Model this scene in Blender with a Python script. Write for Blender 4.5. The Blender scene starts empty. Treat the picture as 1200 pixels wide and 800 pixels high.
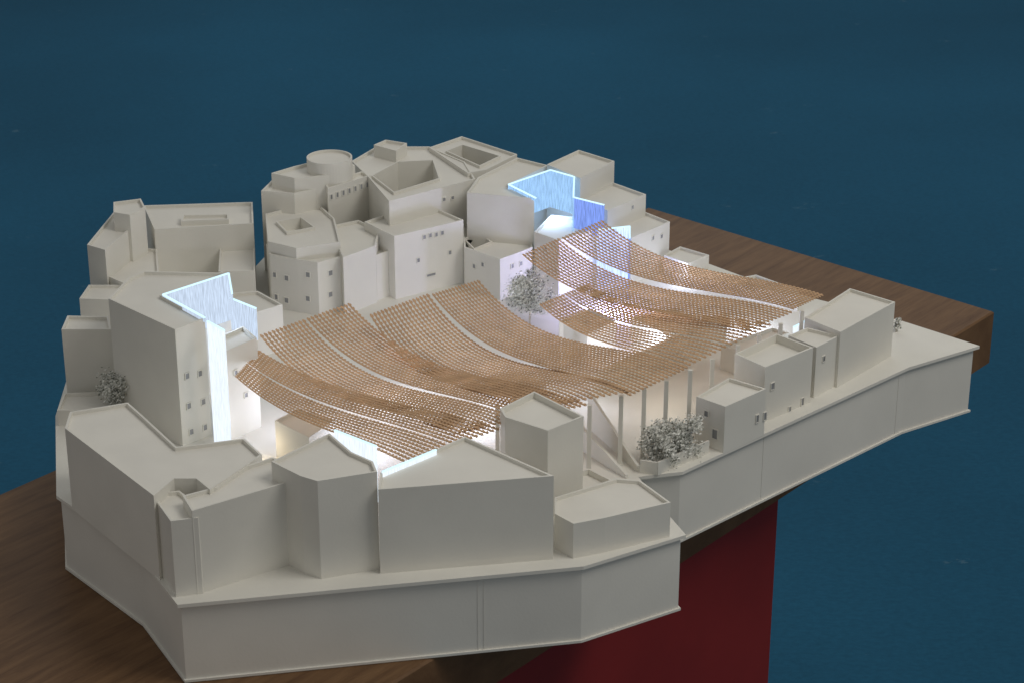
import bpy, bmesh, math, random
from mathutils import Vector, Matrix
from mathutils.geometry import tessellate_polygon
random.seed(7)
sc=bpy.context.scene
col=sc.collection
PITCH=math.radians(23.5); S_,C_=math.sin(PITCH),math.cos(PITCH); F=2500.0
CAM=Vector((0,-2.384,1.037)); G=0.082
FW=Vector((0,C_,-S_)); UP=Vector((0,S_,C_))
def ray(u,v): return FW*F+Vector((u-600,0,0))+UP*(400-v)
def P(u,v,z):
    r=ray(u,v); t=(CAM.z-z)/(-r.z); return CAM+r*t
def zt(vt,vb,zb=G):
    dy=P(600,vb,zb).y-CAM.y; k=(400-vt)/F
    return CAM.z+dy*(k*C_-S_)/(C_+k*S_)
# ---------- materials
def mat(name,base,rough=.7,var=.06,scale=30,bump=.05,spec=.3,bscale=400):
    m=bpy.data.materials.new(name); m.use_nodes=True; n=m.node_tree.nodes; l=m.node_tree.links
    b=n['Principled BSDF']; b.inputs['Roughness'].default_value=rough
    b.inputs['Specular IOR Level'].default_value=spec
    ge=n.new('ShaderNodeNewGeometry')
    no=n.new('ShaderNodeTexNoise'); no.inputs['Scale'].default_value=scale; no.inputs['Detail'].default_value=5
    l.new(ge.outputs['Position'],no.inputs['Vector'])
    cr=n.new('ShaderNodeValToRGB'); cr.color_ramp.elements[0].position=.3; cr.color_ramp.elements[1].position=.7
    cr.color_ramp.elements[0].color=[c*(1-var) for c in base]+[1]; cr.color_ramp.elements[1].color=[min(1,c*(1+var)) for c in base]+[1]
    l.new(no.outputs['Fac'],cr.inputs['Fac']); l.new(cr.outputs['Color'],b.inputs['Base Color'])
    if bump:
        n2=n.new('ShaderNodeTexNoise'); n2.inputs['Scale'].default_value=bscale; l.new(ge.outputs['Position'],n2.inputs['Vector'])
        bp=n.new('ShaderNodeBump'); bp.inputs['Strength'].default_value=bump; bp.inputs['Distance'].default_value=.001
        l.new(n2.outputs['Fac'],bp.inputs['Height']); l.new(bp.outputs['Normal'],b.inputs['Normal'])
    return m
CARD=mat('white_card',(.76,.74,.675),.75,.045,14,.08)
ROOF=mat('roof_card',(.77,.745,.68),.8,.045,18,.08)
BASE=mat('base_card',(.75,.73,.67),.7,.06,9,.08)
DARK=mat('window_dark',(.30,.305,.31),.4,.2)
LEAF=mat('dried_leaf',(.74,.74,.69),.8,.25,160,0)
LEAF2=mat('dark_leaf',(.25,.26,.22),.8,.5,160,0)
TRUNK=mat('twig',(.5,.46,.38),.8,.3,100)
TIM=mat('timber_strip',(.57,.375,.225),.8,.12,60,0,.1)
RED=mat('red_paint',(.21,.018,.015),.5,.15,6,.05)
def wood():
    m=mat('table_wood',(.2,.12,.07),.55,.1,3,.1,.2); n=m.node_tree.nodes; l=m.node_tree.links; b=n['Principled BSDF']
    ge=[x for x in n if x.bl_idname=='ShaderNodeNewGeometry'][0]
    mp=n.new('ShaderNodeMapping'); mp.vector_type='TEXTURE'; mp.inputs['Rotation'].default_value=(0,0,math.radians(50)); mp.inputs['Scale'].default_value=(1,.1,1)
    l.new(ge.outputs['Position'],mp.inputs['Vector'])
    a=n.new('ShaderNodeTexNoise'); a.inputs['Scale'].default_value=9; a.inputs['Detail'].default_value=10; a.inputs['Roughness'].default_value=.72; a.inputs['Distortion'].default_value=.5
    l.new(mp.outputs['Vector'],a.inputs['Vector'])
    cr=n.new('ShaderNodeValToRGB'); e=cr.color_ramp.elements; e[0].position=.28; e[1].position=.75; e[0].color=(.095,.048,.023,1); e[1].color=(.225,.128,.062,1)
    l.new(a.outputs['Fac'],cr.inputs['Fac']); l.new(cr.outputs['Color'],b.inputs['Base Color']); return m
WOOD=wood()
def bluef():
    m=mat('blue_paint',(.014,.094,.170),.75,.14,.9,.06,.1,60); n=m.node_tree.nodes; l=m.node_tree.links; b=n['Principled BSDF']
    ge=[x for x in n if x.bl_idname=='ShaderNodeNewGeometry'][0]
    mp=n.new('ShaderNodeMapping'); mp.inputs['Scale'].default_value=(1.8,3.2,1); l.new(ge.outputs['Position'],mp.inputs['Vector'])
    def nz(scale,detail,vec):
        a=n.new('ShaderNodeTexNoise'); a.inputs['Scale'].default_value=scale; a.inputs['Detail'].default_value=detail; a.inputs['Roughness'].default_value=.75; l.new(vec,a.inputs['Vector']); return a
    a=nz(4.2,7,mp.outputs['Vector'])
    cr=n.new('ShaderNodeValToRGB'); e=cr.color_ramp.elements; e[0].position=.655; e[1].position=.69; e[0].color=(0,0,0,1); e[1].color=(.5,.5,.5,1)
    l.new(a.outputs['Fac'],cr.inputs['Fac'])
    g=nz(45,8,mp.outputs['Vector']); mr=n.new('ShaderNodeMapRange'); mr.inputs['To Min'].default_value=.6; mr.inputs['To Max'].default_value=1.4; l.new(g.outputs['Fac'],mr.inputs['Value'])
    old=b.inputs['Base Color'].links[0].from_socket
    vm=n.new('ShaderNodeVectorMath'); vm.operation='SCALE'; l.new(old,vm.inputs[0]); l.new(mr.outputs[0],vm.inputs['Scale'])
    mx=n.new('ShaderNodeMixRGB'); l.new(vm.outputs[0],mx.inputs[1]); mx.inputs[2].default_value=(.10,.19,.25,1); l.new(cr.outputs['Color'],mx.inputs[0]); l.new(mx.outputs[0],b.inputs['Base Color'])
    return m
BLUE=bluef()
def glow(name,colr,lo,hi,transp=.25):
    m=bpy.data.materials.new(name); m.use_nodes=True; n=m.node_tree.nodes; l=m.node_tree.links; n.clear()
    o=n.new('ShaderNodeOutputMaterial'); e=n.new('ShaderNodeEmission'); e.inputs['Color'].default_value=(*colr,1)
    ge=n.new('ShaderNodeNewGeometry'); mp=n.new('ShaderNodeMapping'); mp.inputs['Scale'].default_value=(1,1,.06); l.new(ge.outputs['Position'],mp.inputs['Vector'])
    a=n.new('ShaderNodeTexNoise'); a.inputs['Scale'].default_value=1200; a.inputs['Detail'].default_value=2; l.new(mp.outputs['Vector'],a.inputs['Vector'])
    mr=n.new('ShaderNodeMapRange'); mr.inputs['From Min'].default_value=.3; mr.inputs['From Max'].default_value=.72; mr.inputs['To Min'].default_value=lo; mr.inputs['To Max'].default_value=hi
    l.new(a.outputs['Fac'],mr.inputs['Value']); l.new(mr.outputs[0],e.inputs['Strength'])
    t=n.new('ShaderNodeBsdfTransparent'); mx=n.new('ShaderNodeMixShader'); mx.inputs[0].default_value=transp
    l.new(e.outputs[0],mx.inputs[1]); l.new(t.outputs[0],mx.inputs[2]); l.new(mx.outputs[0],o.inputs['Surface']); return m
GL=glow('lit_acrylic',(.68,.81,1),.65,1.15,.12)
GC=glow('lit_acrylic_cyan',(.38,.64,1),.65,1.3,.1)
GB=glow('lit_acrylic_blue',(.26,.40,1),.6,1.2,.05)
GS=glow('lit_acrylic_shaft',(.46,.58,1),1.0,2.2,.03)
GW=glow('lit_acrylic_white',(.84,.92,1),.95,1.25,.03)
GE=glow('acrylic_edge',(.62,.88,1),1.2,1.4,.0)
# ---------- helpers
def mesh_obj(name,verts,faces,m,parent=None,org=None,mi=None):
    me=bpy.data.meshes.new(name); org=org or Vector((0,0,0))
    me.from_pydata([tuple(Vector(v)-org) for v in verts],[],faces)
    for x in (m if isinstance(m,list) else [m]): me.materials.append(x)
    if mi: 
        for p,i in zip(me.polygons,mi): p.material_index=i
    me.update(); ob=bpy.data.objects.new(name,me); col.objects.link(ob)
    if parent: ob.parent=parent
    elif org: ob.location=org
    return ob
def empty(name,org,label,cat,group=None):
    e=bpy.data.objects.new(name,None); e.location=org; e.empty_display_size=.02; col.objects.link(e)
    e['label']=label; e['category']=cat
    if group: e['group']=group
    return e
def tag(o,label,cat,group=None):
    o['label']=label;o['category']=cat
    if group:o['group']=group
def ccw(p):
    a=sum(p[i].x*p[(i+1)%len(p)].y-p[(i+1)%len(p)].x*p[i].y for i in range(len(p)))
    return p if a>0 else p[::-1]
def inset(p,d):
    n=len(p); out=[]
    for i in range(n):
        a,b,c=p[i-1],p[i],p[(i+1)%n]
        e1=(b-a).to_2d().normalized(); e2=(c-b).to_2d().normalized()
        n1=Vector((-e1.y,e1.x)); n2=Vector((-e2.y,e2.x)); m=(n1+n2)
        if m.length<1e-3: m=n1.copy()
        m.normalize(); k=d/max(.45,m.dot(n1)); out.append(Vector((b.x+m.x*k,b.y+m.y*k,b.z)))
    return out
def atz(p,z): return [Vector((q.x,q.y,z)) for q in p]
def ring(V,Fc,a,b):
    n=len(a); s=len(V); V+=a+b
    for i in range(n):
        j=(i+1)%n; Fc.append((s+i,s+j,s+n+j,s+n+i))
def boxv(V,Fc,c,ax,ay,az):
    s=len(V)
    for dz in(-1,1):
        for dx,dy in((-1,-1),(1,-1),(1,1),(-1,1)): V.append(c+ax*dx+ay*dy+az*dz)
    Fc+= [(s,s+3,s+2,s+1),(s+4,s+5,s+6,s+7)]+[(s+i,s+(i+1)%4,s+4+(i+1)%4,s+4+i) for i in range(4)]
HN=[0]
def house(name,label,px,z,zb=None,hole=None,hd=.04,wins=(),rim=.0020,drop=.0035):
    HN[0]+=1; z+=HN[0]*.00007; zb=G-.001 if zb is None else zb
    pts=ccw([P(u,v,z) for u,v in px]); c=sum(pts,Vector())/len(pts); org=Vector((c.x,c.y,G))
    e=empty(name,org,label,'building model')
    V=[];Fc=[]
    ins=inset(pts,rim)
    ring(V,Fc,atz(pts,zb),pts); ring(V,Fc,pts,ins); ring(V,Fc,ins,atz(ins,z-drop))
    RV=atz(ins,z-drop)
    if hole:
        h=ccw([P(u,v,z) for u,v in hole]); ho=inset(h,-rim*.8)
        ring(V,Fc,atz(ho,z),atz(ho,z-drop)); ring(V,Fc,atz(h,z),atz(ho,z)); ring(V,Fc,atz(h,z-hd),atz(h,z))
        s=len(V); V+=atz(inset(h,-.0005),z-hd); Fc.append(tuple(range(s,s+len(h))))
        ho=atz(ho,z-drop); tris=tessellate_polygon([RV,ho]); mesh_obj('roof',RV+ho,[tuple(t) for t in tris],ROOF,e,org)
    else: mesh_obj('roof',RV,[tuple(range(len(RV)))],ROOF,e,org)
    mesh_obj('wall',V,Fc,CARD,e,org)
    for w in wins:
        u,v=w[0],w[1]; ww=w[2] if len(w)>2 else .0038; wh=w[3] if len(w)>3 else .0048
        best=None; r=ray(u,v)
        for i in range(len(pts)):
            a=pts[i];b=pts[(i+1)%len(pts)]; d=(b-a); n=Vector((d.y,-d.x,0)).normalized()
            dn=r.dot(n)
            if dn>=0: continue
            t=(a-CAM).dot(n)/dn; q=CAM+r*t; s=(q-a).dot(d)/d.length_squared
            if 0<=s<=1 and zb<q.z<z and (best is None or t<best[0]): best=(t,q,d.normalized(),n)
        if best:
            _,q,d,n=best; V=[];Fc=[]; zz=Vector((0,0,1))
            boxv(V,Fc,q+n*.0001,d*ww/2,n*.0004,zz*wh/2); mi=[0]*6
            k=.0004
            for sx in(-1,1): boxv(V,Fc,q+d*sx*(ww/2+k)+n*.0003,d*k,n*.0007,zz*(wh/2+2*k)); mi+=[1]*6
            for sz in(-1,1): boxv(V,Fc,q+zz*sz*(wh/2+k)+n*.0003,d*ww/2,n*.0007,zz*k); mi+=[1]*6
            mesh_obj('window',V,Fc,[DARK,CARD],e,org,mi)
    return e,pts
# ---------- floor, table, pedestal
fl=mesh_obj('floor',[(-8,-5,-.75),(8,-5,-.75),(8,14,-.75),(-8,14,-.75)],[(0,1,2,3)],BLUE); fl['kind']='structure'
A=P(760,243,0); B=P(1165,365,0); D=(P(460,800,0)-B).normalized()
TH=.07
tq=ccw([A,B,B+D*2.2,A+D*2.2]); e=empty('table',Vector((tq[0].x,tq[0].y,-.75)),'brown wooden table with thick top on a red pedestal','table')
org=Vector(e.location); V=[];Fc=[]; ti=inset(tq,.002)
ring(V,Fc,atz(tq,-TH),atz(tq,-.002)); ring(V,Fc,atz(tq,-.002),ti); s=len(V);V+=ti;Fc.append((s,s+1,s+2,s+3)); s=len(V);V+=atz(tq,-TH);Fc.append((s+3,s+2,s+1,s))
mesh_obj('table_top',V,Fc,WOOD,e,org)
W=(A-B).normalized()
q0=B+D*.482+W*.003   # pedestal starts 0.48 m in from the table end, almost flush with its long edge
pq=ccw([q0,q0+W*.42,q0+W*.42+D*1.3,q0+D*1.3]); V=[];Fc=[]; ring(V,Fc,atz(pq,-.75),atz(pq,-TH-.0005)); mesh_obj('pedestal',V,Fc,RED,e,org)
# ---------- base
deck=[(208,708),(684,663),(804,626),(774,592),(748,558),(800,552),(1065,430),(1148,405),(1060,377),(935,345),(865,322),(800,298),(700,270),(600,258),(540,248),(440,250),(330,280),(300,312),(180,318),(135,330),(100,372),(92,400),(65,487),(66,580),(158,644)]
dp=ccw([P(u,v,G) for u,v in deck]); org=Vector((0,-.2,0))
e=empty('card_plinth',org,'white card plinth with overhanging deck edge on table','model base')
V=[];Fc=[]; wp=inset(dp,.004); ring(V,Fc,atz(wp,.003),atz(wp,G-.0035)); mesh_obj('side_wall',V,Fc,BASE,e,org)
V=[];Fc=[]; ring(V,Fc,atz(dp,G-.0035),dp); s=len(V); n=len(dp); V+=dp; Fc.append(tuple(range(s,s+n))); s=len(V); V+=atz(dp,G-.0035); Fc.append(tuple(range(s,s+n))[::-1]); mesh_obj('deck',V,Fc,CARD,e,org)
V=[];Fc=[]; bp=inset(dp,.002); ring(V,Fc,atz(bp,.0006),atz(bp,.003)); s=len(V); V+=atz(bp,.003); Fc.append(tuple(range(s,s+n))); s=len(V); V+=atz(bp,.0006); Fc.append(tuple(range(s,s+n))[::-1]); mesh_obj('bottom_plate',V,Fc,BASE,e,org)
def seam(a,b,t):
    A0=P(*a,G);B0=P(*b,G); d=(B0-A0).to_2d().normalized(); d=Vector((d.x,d.y,0)); nn=Vector((d.y,-d.x,0)); 
    if nn.y>0: nn=-nn
    q=A0.lerp(B0,t)-nn*.004; V=[];Fc=[]; boxv(V,Fc,Vector((q.x,q.y,G/2)),d*.0005,nn*.0004,Vector((0,0,G/2-.004))); mesh_obj('seam',V,Fc,BASE,bpy.data.objects['card_plinth'],org)
seam((208,708),(684,663),.75); seam((208,708),(684,663),.735); seam((800,552),(1065,430),.35); seam((800,552),(1065,430),.97)
# ---------- houses  (outline, roof height)
ZF=zt(558,652); ZL=zt(500,590)
H=house
H('house','small stepped card block on a flat roof',[(133,237),(165,233),(170,243),(152,252),(133,249)],.185)
H('house','narrow white card house with flat roof',[(102,287),(133,249),(153,251),(160,262),(123,293)],.165)
H('house','low card annex beside a courtyard house',[(122,322),(153,290),(184,292),(186,318),(150,334)],.13)
H('house','wide card house with long flat roof slab',[(168,241),(296,237),(297,262),(181,269)],.155)
H('roof_slab','thin rectangular slab lying on flat roof',[(214,252),(268,251),(268,257),(212,259)],.158,zb=.15)
H('house','low flat card annex next to lane',[(258,286),(298,284),(299,318),(256,318)],.125)
H('house','low card house with shallow flat roof',[(93,350),(104,334),(166,334),(150,352)],.125)
H('house','plain rectangular card house at model edge',[(72,386),(79,370),(127,371),(130,386)],zt(386,470))
H('house','low card terrace block at model edge',[(67,480),(75,460),(140,458),(140,482)],zt(482,500))
H('house','card block behind the lit tower',[(268,344),(302,341),(331,357),(300,366),(270,362)],.135)
ZT=zt(386,522)
H('tower','tall white card tower with notch for lit glass box',[(127,350),(150,326),(168,318),(268,320),(190,346),(240,373),(205,386)],ZT,wins=[(219,440,.0045,.006),(234,437,.0045,.006),(221,475,.0045,.006),(238,470,.0045,.006),(224,505,.0045,.006),(240,500,.0045,.006)])
H('house','card block beside glowing glass shaft',[(246,399),(285,382),(301,396),(262,412)],zt(412,516),wins=[(276,436),(288,462)])
# centre back cluster
zd=.214
c=P(386,184,zd); e=empty('drum_tower',Vector((c.x,c.y,.18)),'round white card drum on a flat roof','building model')
V=[];Fc=[];rr=.0275; N=48
o=[c+Vector((rr*math.cos(t*math.tau/N),rr*math.sin(t*math.tau/N),0)) for t in range(N)]; i_=inset(o,.002)
ring(V,Fc,atz(o,.17),o); ring(V,Fc,o,i_); ring(V,Fc,i_,atz(i_,zd-.003)); mesh_obj('wall',V,Fc,CARD,e,Vector(e.location)); mesh_obj('roof',atz(i_,zd-.003),[tuple(range(N))],ROOF,e,Vector(e.location))
H('house','upper card block carrying the round drum',[(318,203),(345,195),(365,190),(408,189),(416,194),(394,205),(345,209)],.199)
H('house','faceted card house with stepped roof',[(306,224),(318,212),(345,207),(396,206),(404,211),(378,220),(345,227)],.183)
H('arcade_house','card wing with a row of small arches',[(380,214),(424,201),(434,206),(384,221)],.187,wins=[(388+i*7,231-i*2.4,.003,.006) for i in range(7)])
H('house','card house with square light well in roof',[(311,251),(330,246),(372,238),(392,256),(399,284),(347,291),(314,283)],.16,hole=[(325,260),(352,255),(367,266),(337,272)],hd=.014)
H('house','card house front with rows of small windows',[(312,286),(345,292),(398,286),(402,300),(372,308),(348,304),(316,298)],zt(305,366),wins=[(322,322,.004,.006),(324,348,.004,.006),(336,326,.005,.006),(361,322,.005,.006),(387,320,.005,.006),(361,350,.005,.006),(387,345,.005,.006),(336,352,.005,.006)])
H('house','card house with sunken flat roof',[(386,265),(420,258),(445,270),(440,288),(402,302)],.152)
H('house','angular card house with pale flat roof',[(427,260),(495,237),(543,258),(462,277)],zt(268,340),wins=[(497,278),(504,276),(511,275),(518,273),(505,322,.012,.003),(490,305),(527,296)])
H('house','long card street front with few windows',[(401,301),(440,287),(464,277),(468,290),(404,312)],zt(312,364),wins=[(414,331),(431,327)])
H('house','card house with deep rectangular courtyard',[(412,189),(441,172),(503,172),(545,190),(557,210),(456,236),(432,208)],.187,hole=[(437,206),(466,190),(507,188),(514,209),(462,225)],hd=.08,wins=[(520,234,.004,.004),(530,232,.004,.004)])
H('house','small raised card block on courtyard house',[(438,170),(452,164),(477,168),(464,177)],.199,zb=.17)
H('house','far card house with square light well',[(503,173),(541,160),(606,181),(570,199),(548,203)],.189,hole=[(524,177),(542,170),(585,183),(562,194)],hd=.06,wins=[(551,214),(551,225)])
H('house','narrow infill card block between courtyard houses',[(455,232),(500,220),(556,207),(560,224),(480,246)],.165)
H('house','card house with broad sloping outline roof',[(547,226),(560,208),(606,185),(642,194),(596,216),(626,233)],.188)
H('house','card house with small open roof well',[(542,264),(560,258),(600,262),(622,270),(624,290),(586,304),(544,290)],zt(300,346),hole=[(545,280),(558,274),(575,283),(556,291)],hd=.02,wins=[(556,312),(566,310),(600,312),(610,309)])
H('house','card block below the blue glass box',[(626,272),(646,252),(690,256),(700,268),(655,282)],.15,wins=[(640,290)])
H('house','tall rear card block with flat roof',[(641,193),(678,176),(720,189),(680,209)],.192)
H('house','middle stepped card block with flat roof',[(678,233),(718,214),(757,228),(712,247)],.165,wins=[(741,243)])
H('house','lower stepped card block with flat roof',[(706,262),(752,247),(785,260),(740,279)],.14,wins=[(765,279),(775,277)])
H('house','tiny card block at the back edge',[(778,299),(797,289),(831,299),(806,309)],zt(309,330))
H('house','low card wall block at the back edge',[(865,326),(886,322),(936,340),(915,346)],zt(346,358))
# inner court blocks (under the canopies)
H('court_block','white card block beneath the timber canopy',[(322,492),(350,478),(392,492),(362,512)],zt(500,540))
H('court_block','pale inner court wall block beneath canopy',[(655,376),(690,362),(722,376),(688,392)],zt(385,412))
H('court_block','pale inner card block beneath canopy',[(560,446),(600,434),(640,448),(600,462)],.115)
H('court_block','low bright card block beneath canopy',[(740,372),(790,362),(830,380),(780,392)],.115)
H('court_block','inner card wall under canopy edge',[(845,404),(905,384),(925,390),(868,412)],zt(410,436))
# right row
ZR=zt(388,450)
H('house','long card house on the deck edge',[(943,372),(996,338),(1049,354),(985,389)],ZR)
H('house','lower card link between two houses',[(924,393),(946,384),(984,393),(957,407)],zt(406,462),wins=[(965,420,.004,.006)])
H('house','card house with recessed roof terrace',[(861,414),(910,391),(953,407),(897,430)],zt(430,492),drop=.009,wins=[(905,452,.005,.007),(925,480,.0035,.008),(940,470,.0035,.008)])
H('house','low card house with smooth flat roof',[(816,464),(854,442),(898,455),(850,476)],zt(476,527),wins=[(828,484,.0045,.006),(838,508,.006,.010),(887,490,.0035,.008),(896,487,.0035,.008)])
# front row
H('house','small card tower beside the timber canopy',[(586,478),(626,458),(684,487),(642,504),(592,488)],.172,drop=.006)
H('house','large front card house with triangular roof',[(443,573),(446,553),(545,511),(649,557)],ZF)
H('house','front card house with pointed flat roof',[(352,557),(318,540),(386,507),(412,529),(437,540),(442,552),(372,563)],zt(563,674))
H('house','front card house with long narrow roof',[(214,580),(252,570),(288,545),(320,535),(354,553),(352,560),(225,598)],zt(598,692))
H('house','wide angular card house at model corner',[(76,501),(82,482),(150,471),(168,487),(207,523),(286,513),(307,532),(246,573),(230,560),(204,560),(180,580)],ZL)
H('house','low stepped card porch between two houses',[(177,578),(210,574),(240,596),(232,606),(200,610)],zt(610,695))
H('house','low card house at the deck corner',[(650,582),(722,560),(750,562),(786,588),(709,606),(672,613),(650,601)],zt(613,650))
H('house','low inner card terrace beside small tower',[(650,560),(690,548),(718,562),(672,578)],.096,drop=.006)
def wallseg(name,label,a,b,za,zb_,th=.002,base=G):
    d=(b-a).to_2d().normalized(); n=Vector((-d.y,d.x,0))*th/2
    A0,B0=Vector((a.x,a.y,base)),Vector((b.x,b.y,base)); V=[A0-n,B0-n,B0+n,A0+n]
    A1,B1=Vector((a.x,a.y,za)),Vector((b.x,b.y,zb_)); V+=[A1-n,B1-n,B1+n,A1+n]
    o=mesh_obj(name,[v-A0 for v in V],[(3,2,1,0),(4,5,6,7),(0,1,5,4),(1,2,6,5),(2,3,7,6),(3,0,4,7)],CARD,None); o.location=A0; tag(o,label,'wall'); return o
a=P(750,553,G);b=P(770,556,G);c=P(830,530,G)
wallseg('garden_wall','low white card garden wall at deck edge',a,b,G+.014,G+.014); wallseg('garden_wall','low white card garden wall at deck edge',b,c,G+.014,G+.014)
wallseg('ramp_wall','sloping white card wall beside the ramp',P(690,500,G),P(748,552,G),G+.04,G+.006,.003)
wallseg('ramp_wall','sloping white card wall beside the ramp',P(672,520,G),P(735,560,G),G+.03,G+.004,.003)
wallseg('court_wall','tall inner white card court wall',P(690,470,G),P(850,400,G),G+.03,G+.035,.003)
wallseg('court_wall','low card wall along back court',P(790,330,G),P(935,365,G),G+.012,G+.02,.003)
# ---------- glass boxes
def gbox(label,segs,zbot):
    o0=P(*segs[0][0],segs[0][2]); e=empty('light_box',Vector((o0.x,o0.y,zbot)),label,'light box'); org=Vector(e.location)
    for (p,q,z,zb2,mm) in segs:
        a=P(*p,z); b=P(*q,z); d=(b-a).to_2d().normalized(); n=Vector((-d.y,d.x,0))*.0008
        V=[];Fc=[]; boxv(V,Fc,(a+b)/2-Vector((0,0,(z-zb2)/2)),(b-a)/2,n,Vector((0,0,(z-zb2)/2))); mesh_obj('panel',V,Fc,mm,e,org)
        V=[];Fc=[]; boxv(V,Fc,(a+b)/2+Vector((0,0,.0006)),(b-a)/2,n*1.2,Vector((0,0,.0006))); mesh_obj('rim',V,Fc,GE,e,org)
    return e
zs=zt(376,518)
gbox('glowing clear acrylic box set into tower roof',[((191,346),(268,321),ZT+.002,ZT-.05,GL),((268,321),(272,345),ZT+.002,ZT-.05,GL),((270,350),(300,362),ZT-.02,ZT-.055,GL),((191,346),(240,373),ZT+.002,ZT-.002,GL)],ZT-.04)
gbox('tall glowing acrylic shaft against white tower',[((243,377),(263,388),zs,G,GW)],G)
gbox('blue glowing acrylic box on card rooftops',[((596,217),(645,200),.192,.145,GC),((645,200),(673,208),.192,.145,GC),((673,208),(672,232),.192,.15,GC),((672,232),(708,241),.186,.145,GB),((628,233),(596,217),.192,.1885,GC)],.14)
gbox('blue glowing acrylic shaft beneath the canopy',[((700,270),(738,266),.158,G,GS),((738,266),(738,280),.158,G,GB)],G)
gbox('glowing acrylic fin beside front roof',[((448,553),(511,527),ZF+.004,ZF-.01,GW)],ZF-.01)
gbox('glowing acrylic fin on pointed roof',[((392,504),(441,523),ZF+.012,ZF-.045,GW)],ZF-.01)  # emissive panel stands in for light falling on this house's side wall
gbox('glowing acrylic edge at canopy end',[((930,384),(974,361),.128,.1,GW)],.1)
# ---------- canopies
def canopy(label,sa,sb,ea,eb,zsa,zsb,zea,zeb,sag,rows,grp=8):
    SA,SB,EA,EB=P(*sa,zsa),P(*sb,zsb),P(*ea,zea),P(*eb,zeb)
    V=[];Fc=[]; org=(SA+SB+EA+EB)/4
    gp=.22; tot=rows+gp*((rows-1)//grp)
    for r in range(rows):
        g=r//grp; s=(r+.5+gp*g)/tot; a=SA.lerp(SB,s); b=EA.lerp(EB,s); L=(b-a).length; n=int(L/.0048)
        sg=sag*(1+.12*(r%grp)/grp-.06)
        def pt(t): return a.lerp(b,t)-Vector((0,0,6.75*sg*t*(1-t)**2))
        for k in range(n):
            t=(k+.5)/n; p0,p1=pt(k/n),pt((k+1)/n); d=(p1-p0); dl=d.length; d.normalize()
            sd=d.cross(Vector((0,0,1))).normalized(); up=sd.cross(d)
            c=(p0+p1)/2
            sp=((SB-SA).length*(1-t)+(EB-EA).length*t)/tot*abs((SB-SA).normalized().dot(sd))
            boxv(V,Fc,c,d*dl*.51,sd*min(sp*.18,.0010),up*.0004)
            boxv(V,Fc,c+up*.0005,d*dl*.235,sd*min(sp*.375,.0021),up*.0003)
    o=mesh_obj('timber_canopy',V,Fc,TIM,None,org); tag(o,label,'canopy'); return o
canopy('sagging brown timber strip canopy beside lit tower',(275,441),(303,410),(470,541),(588,502),.16,.16,.16,.158,.011,18,9)
canopy('sagging brown timber strip canopy over courtyard',(303,393),(410,355),(530,508),(690,474),.166,.170,.16,.162,.026,24,12)
canopy('curved brown timber strip canopy over courtyard',(432,369),(502,344),(616,481),(741,458),.174,.178,.165,.165,.030,17,17)
canopy('curved brown timber strip canopy on white posts',(505,345),(561,328),(737,464),(808,430),.178,.18,.163,.163,.026,15,15)
canopy('lower brown timber canopy in front of glow',(631,357),(688,333),(800,432),(906,380),.15,.152,.15,.15,.013,18,9)
canopy('upper brown timber canopy beside blue box',(611,299),(655,279),(872,389),(930,366),.172,.176,.155,.155,.022,13,13)
canopy('upper brown timber canopy at street end',(657,279),(706,258),(929,363),(966,346),.177,.181,.156,.156,.019,13,13)
# ---------- posts
tops=[(593,497,.15),(583,474,.15),(691,474,.158),(728,463,.157),(755,455,.158),(781,445,.158),(809,433,.158),(835,420,.146),(865,404,.146),(890,391,.146),(915,379,.148),(940,364,.15),(658,376,.13)]
for i,(u,v,z) in enumerate(tops):
    p=P(u,v,z)
    V=[];Fc=[]; X=Vector((.0021,0,0));Y=Vector((0,.0021,0)); h=z-G
    boxv(V,Fc,Vector((0,0,h/2)),X,Y,Vector((0,0,h/2))); boxv(V,Fc,Vector((0,0,.0006)),X*1.5,Y*1.5,Vector((0,0,.0006)))
    o=mesh_obj('support_post',V,Fc,CARD)
    o.location=(p.x,p.y,G); tag(o,'slim white square post holding timber canopy','post','posts under the timber canopies')
# ---------- trees
def tree(label,u,v,zc,rx,rz,n,mats=(LEAF,LEAF2),z0=G,pale=.80):
    c=P(u,v,zc); e=empty('model_tree',Vector((c.x,c.y,z0)),label,'tree'); org=Vector(e.location)
    V=[];Fc=[]
    def limb(a,b,r0,r1):
        d=(b-a).normalized(); x=d.orthogonal().normalized(); y=d.cross(x); s=len(V)
        for p,r in((a,r0),(b,r1)):
            for k in range(6): V.append(p+(x*math.cos(k*math.tau/6)+y*math.sin(k*math.tau/6))*r)
        for k in range(6): Fc.append((s+k,s+(k+1)%6,s+6+(k+1)%6,s+6+k))
    fork=Vector((c.x,c.y,max(z0+.006,zc-rz*.7))); limb(Vector((c.x,c.y,z0)),fork,.0014,.001)
    cl=[]
    for k in range(26):
        th=random.uniform(0,math.tau); rr=random.uniform(.05,.85); q=c+Vector((math.cos(th)*rx*rr,math.sin(th)*rx*rr,random.uniform(-.75,.7)*rz)); cl.append(q); limb(fork,q,.0007,.0003)
    mesh_obj('trunk',V,Fc,TRUNK,e,org)
    V=[];Fc=[];mi=[]
    for k in range(n):
        q=random.choice(cl)+Vector([random.gauss(0,.18)*rx,random.gauss(0,.18)*rx,random.gauss(0,.18)*rz])
        if q.z<z0+.001: continue
        s=random.uniform(.0008,.0018); d=Vector([random.gauss(0,.65),random.gauss(-.5,.55),random.gauss(.85,.55)]).normalized(); x=d.orthogonal().normalized(); y=d.cross(x); b=len(V)
        V+= [q-x*s,q-y*s*.6,q+x*s,q+y*s*.6]; Fc.append((b,b+1,b+2,b+3)); mi.append(0 if random.random()<pale else 1)
    mesh_obj('crown',V,Fc,list(mats),e,org,mi)
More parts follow.
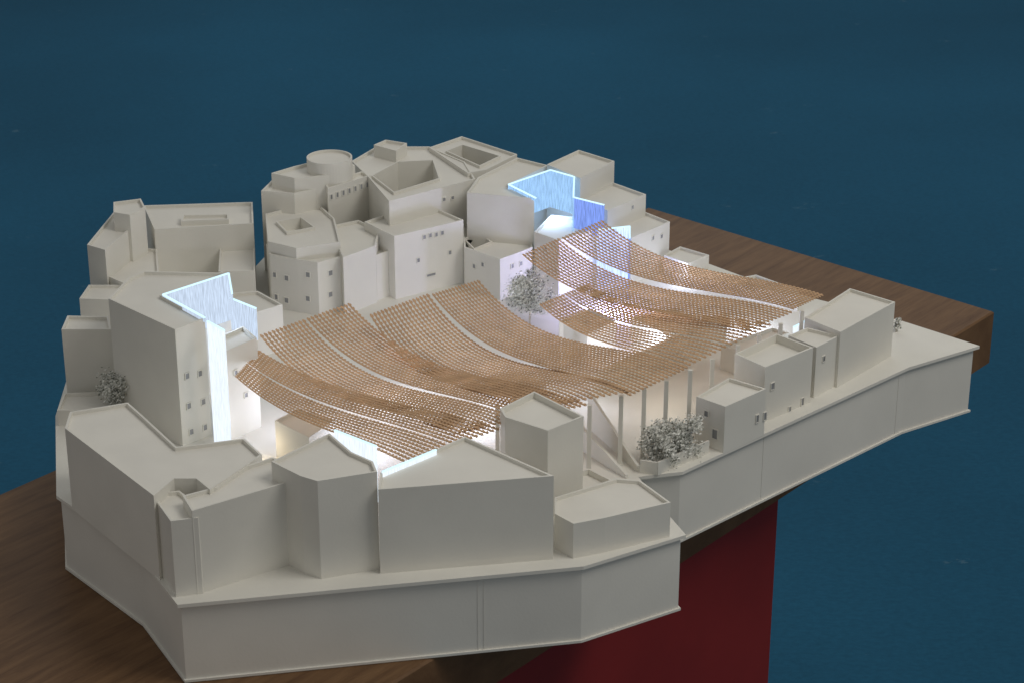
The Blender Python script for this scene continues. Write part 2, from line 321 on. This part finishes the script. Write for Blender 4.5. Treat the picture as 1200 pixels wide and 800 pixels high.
tree('silvery dried model tree between timber canopies',621,344,.125,.030,.023,7500)
tree('silvery dried model tree beside white tower',137,455,.113,.019,.018,3000)
tree('dense dried silvery bush behind low garden wall',774,520,.103,.021,.019,5000)
tree('dense dried silvery bush behind low garden wall',800,510,.105,.019,.021,4600)
tree('tiny dried tree by the end house',1051,379,.092,.005,.008,350)
# ---------- lamps and added fill
def pl(u,v,z,w,c=(.70,.78,1),r=.008):
    L=bpy.data.lights.new('lamp','POINT'); L.energy=w; L.color=c; L.shadow_soft_size=r; o=bpy.data.objects.new('court_lamp',L); o.location=P(u,v,z); col.objects.link(o)
for a in [(360,470,.115,.08),(430,500,.115,.07),(470,440,.115,.12),(560,470,.115,.08),(600,420,.115,.09),(690,440,.12,.03),(760,400,.11,.10),(800,370,.11,.13),(715,345,.105,.32,(.48,.5,1)),(880,365,.105,.05),(648,245,.165,.07,(.45,.62,1)),(262,372,.19,.04,(.6,.75,1)),(285,500,.11,.012),(800,318,.1,.02)]: pl(*a)
pl(305,522,.1,.012,(1,.8,.5)); pl(775,440,.12,.015,(1,.88,.7))
def area(loc,tgt,size,p,c):
    L=bpy.data.lights.new('area','AREA'); L.size=size; L.energy=p; L.color=c; o=bpy.data.objects.new('ceiling_and_fill_light',L); o.location=loc
    o.rotation_euler=(Vector(tgt)-Vector(loc)).to_track_quat('-Z','Y').to_euler(); col.objects.link(o)
area((1.4,-1.0,2.2),(0,0,0),1.1,21,(1,.965,.90))
area((0,3.6,2.4),(0,2.4,-.75),3,30,(.92,.97,1))  # added fill to brighten the floor at the back, no fixture there
w=bpy.data.worlds.new('World'); sc.world=w; w.use_nodes=True; bg=w.node_tree.nodes['Background']; bg.inputs[0].default_value=(1,.995,.98,1); bg.inputs[1].default_value=.25
cd=bpy.data.cameras.new('camera'); cd.sensor_width=36; cd.lens=75; cd.clip_end=100; cd.clip_start=.05
cd.dof.use_dof=True; cd.dof.focus_distance=2.3; cd.dof.aperture_fstop=28
co=bpy.data.objects.new('camera',cd); co.location=CAM; co.rotation_euler=(math.pi/2-PITCH,0,0); col.objects.link(co); sc.camera=co
sc.view_settings.view_transform='Standard'; sc.view_settings.look='None'; sc.view_settings.exposure=0
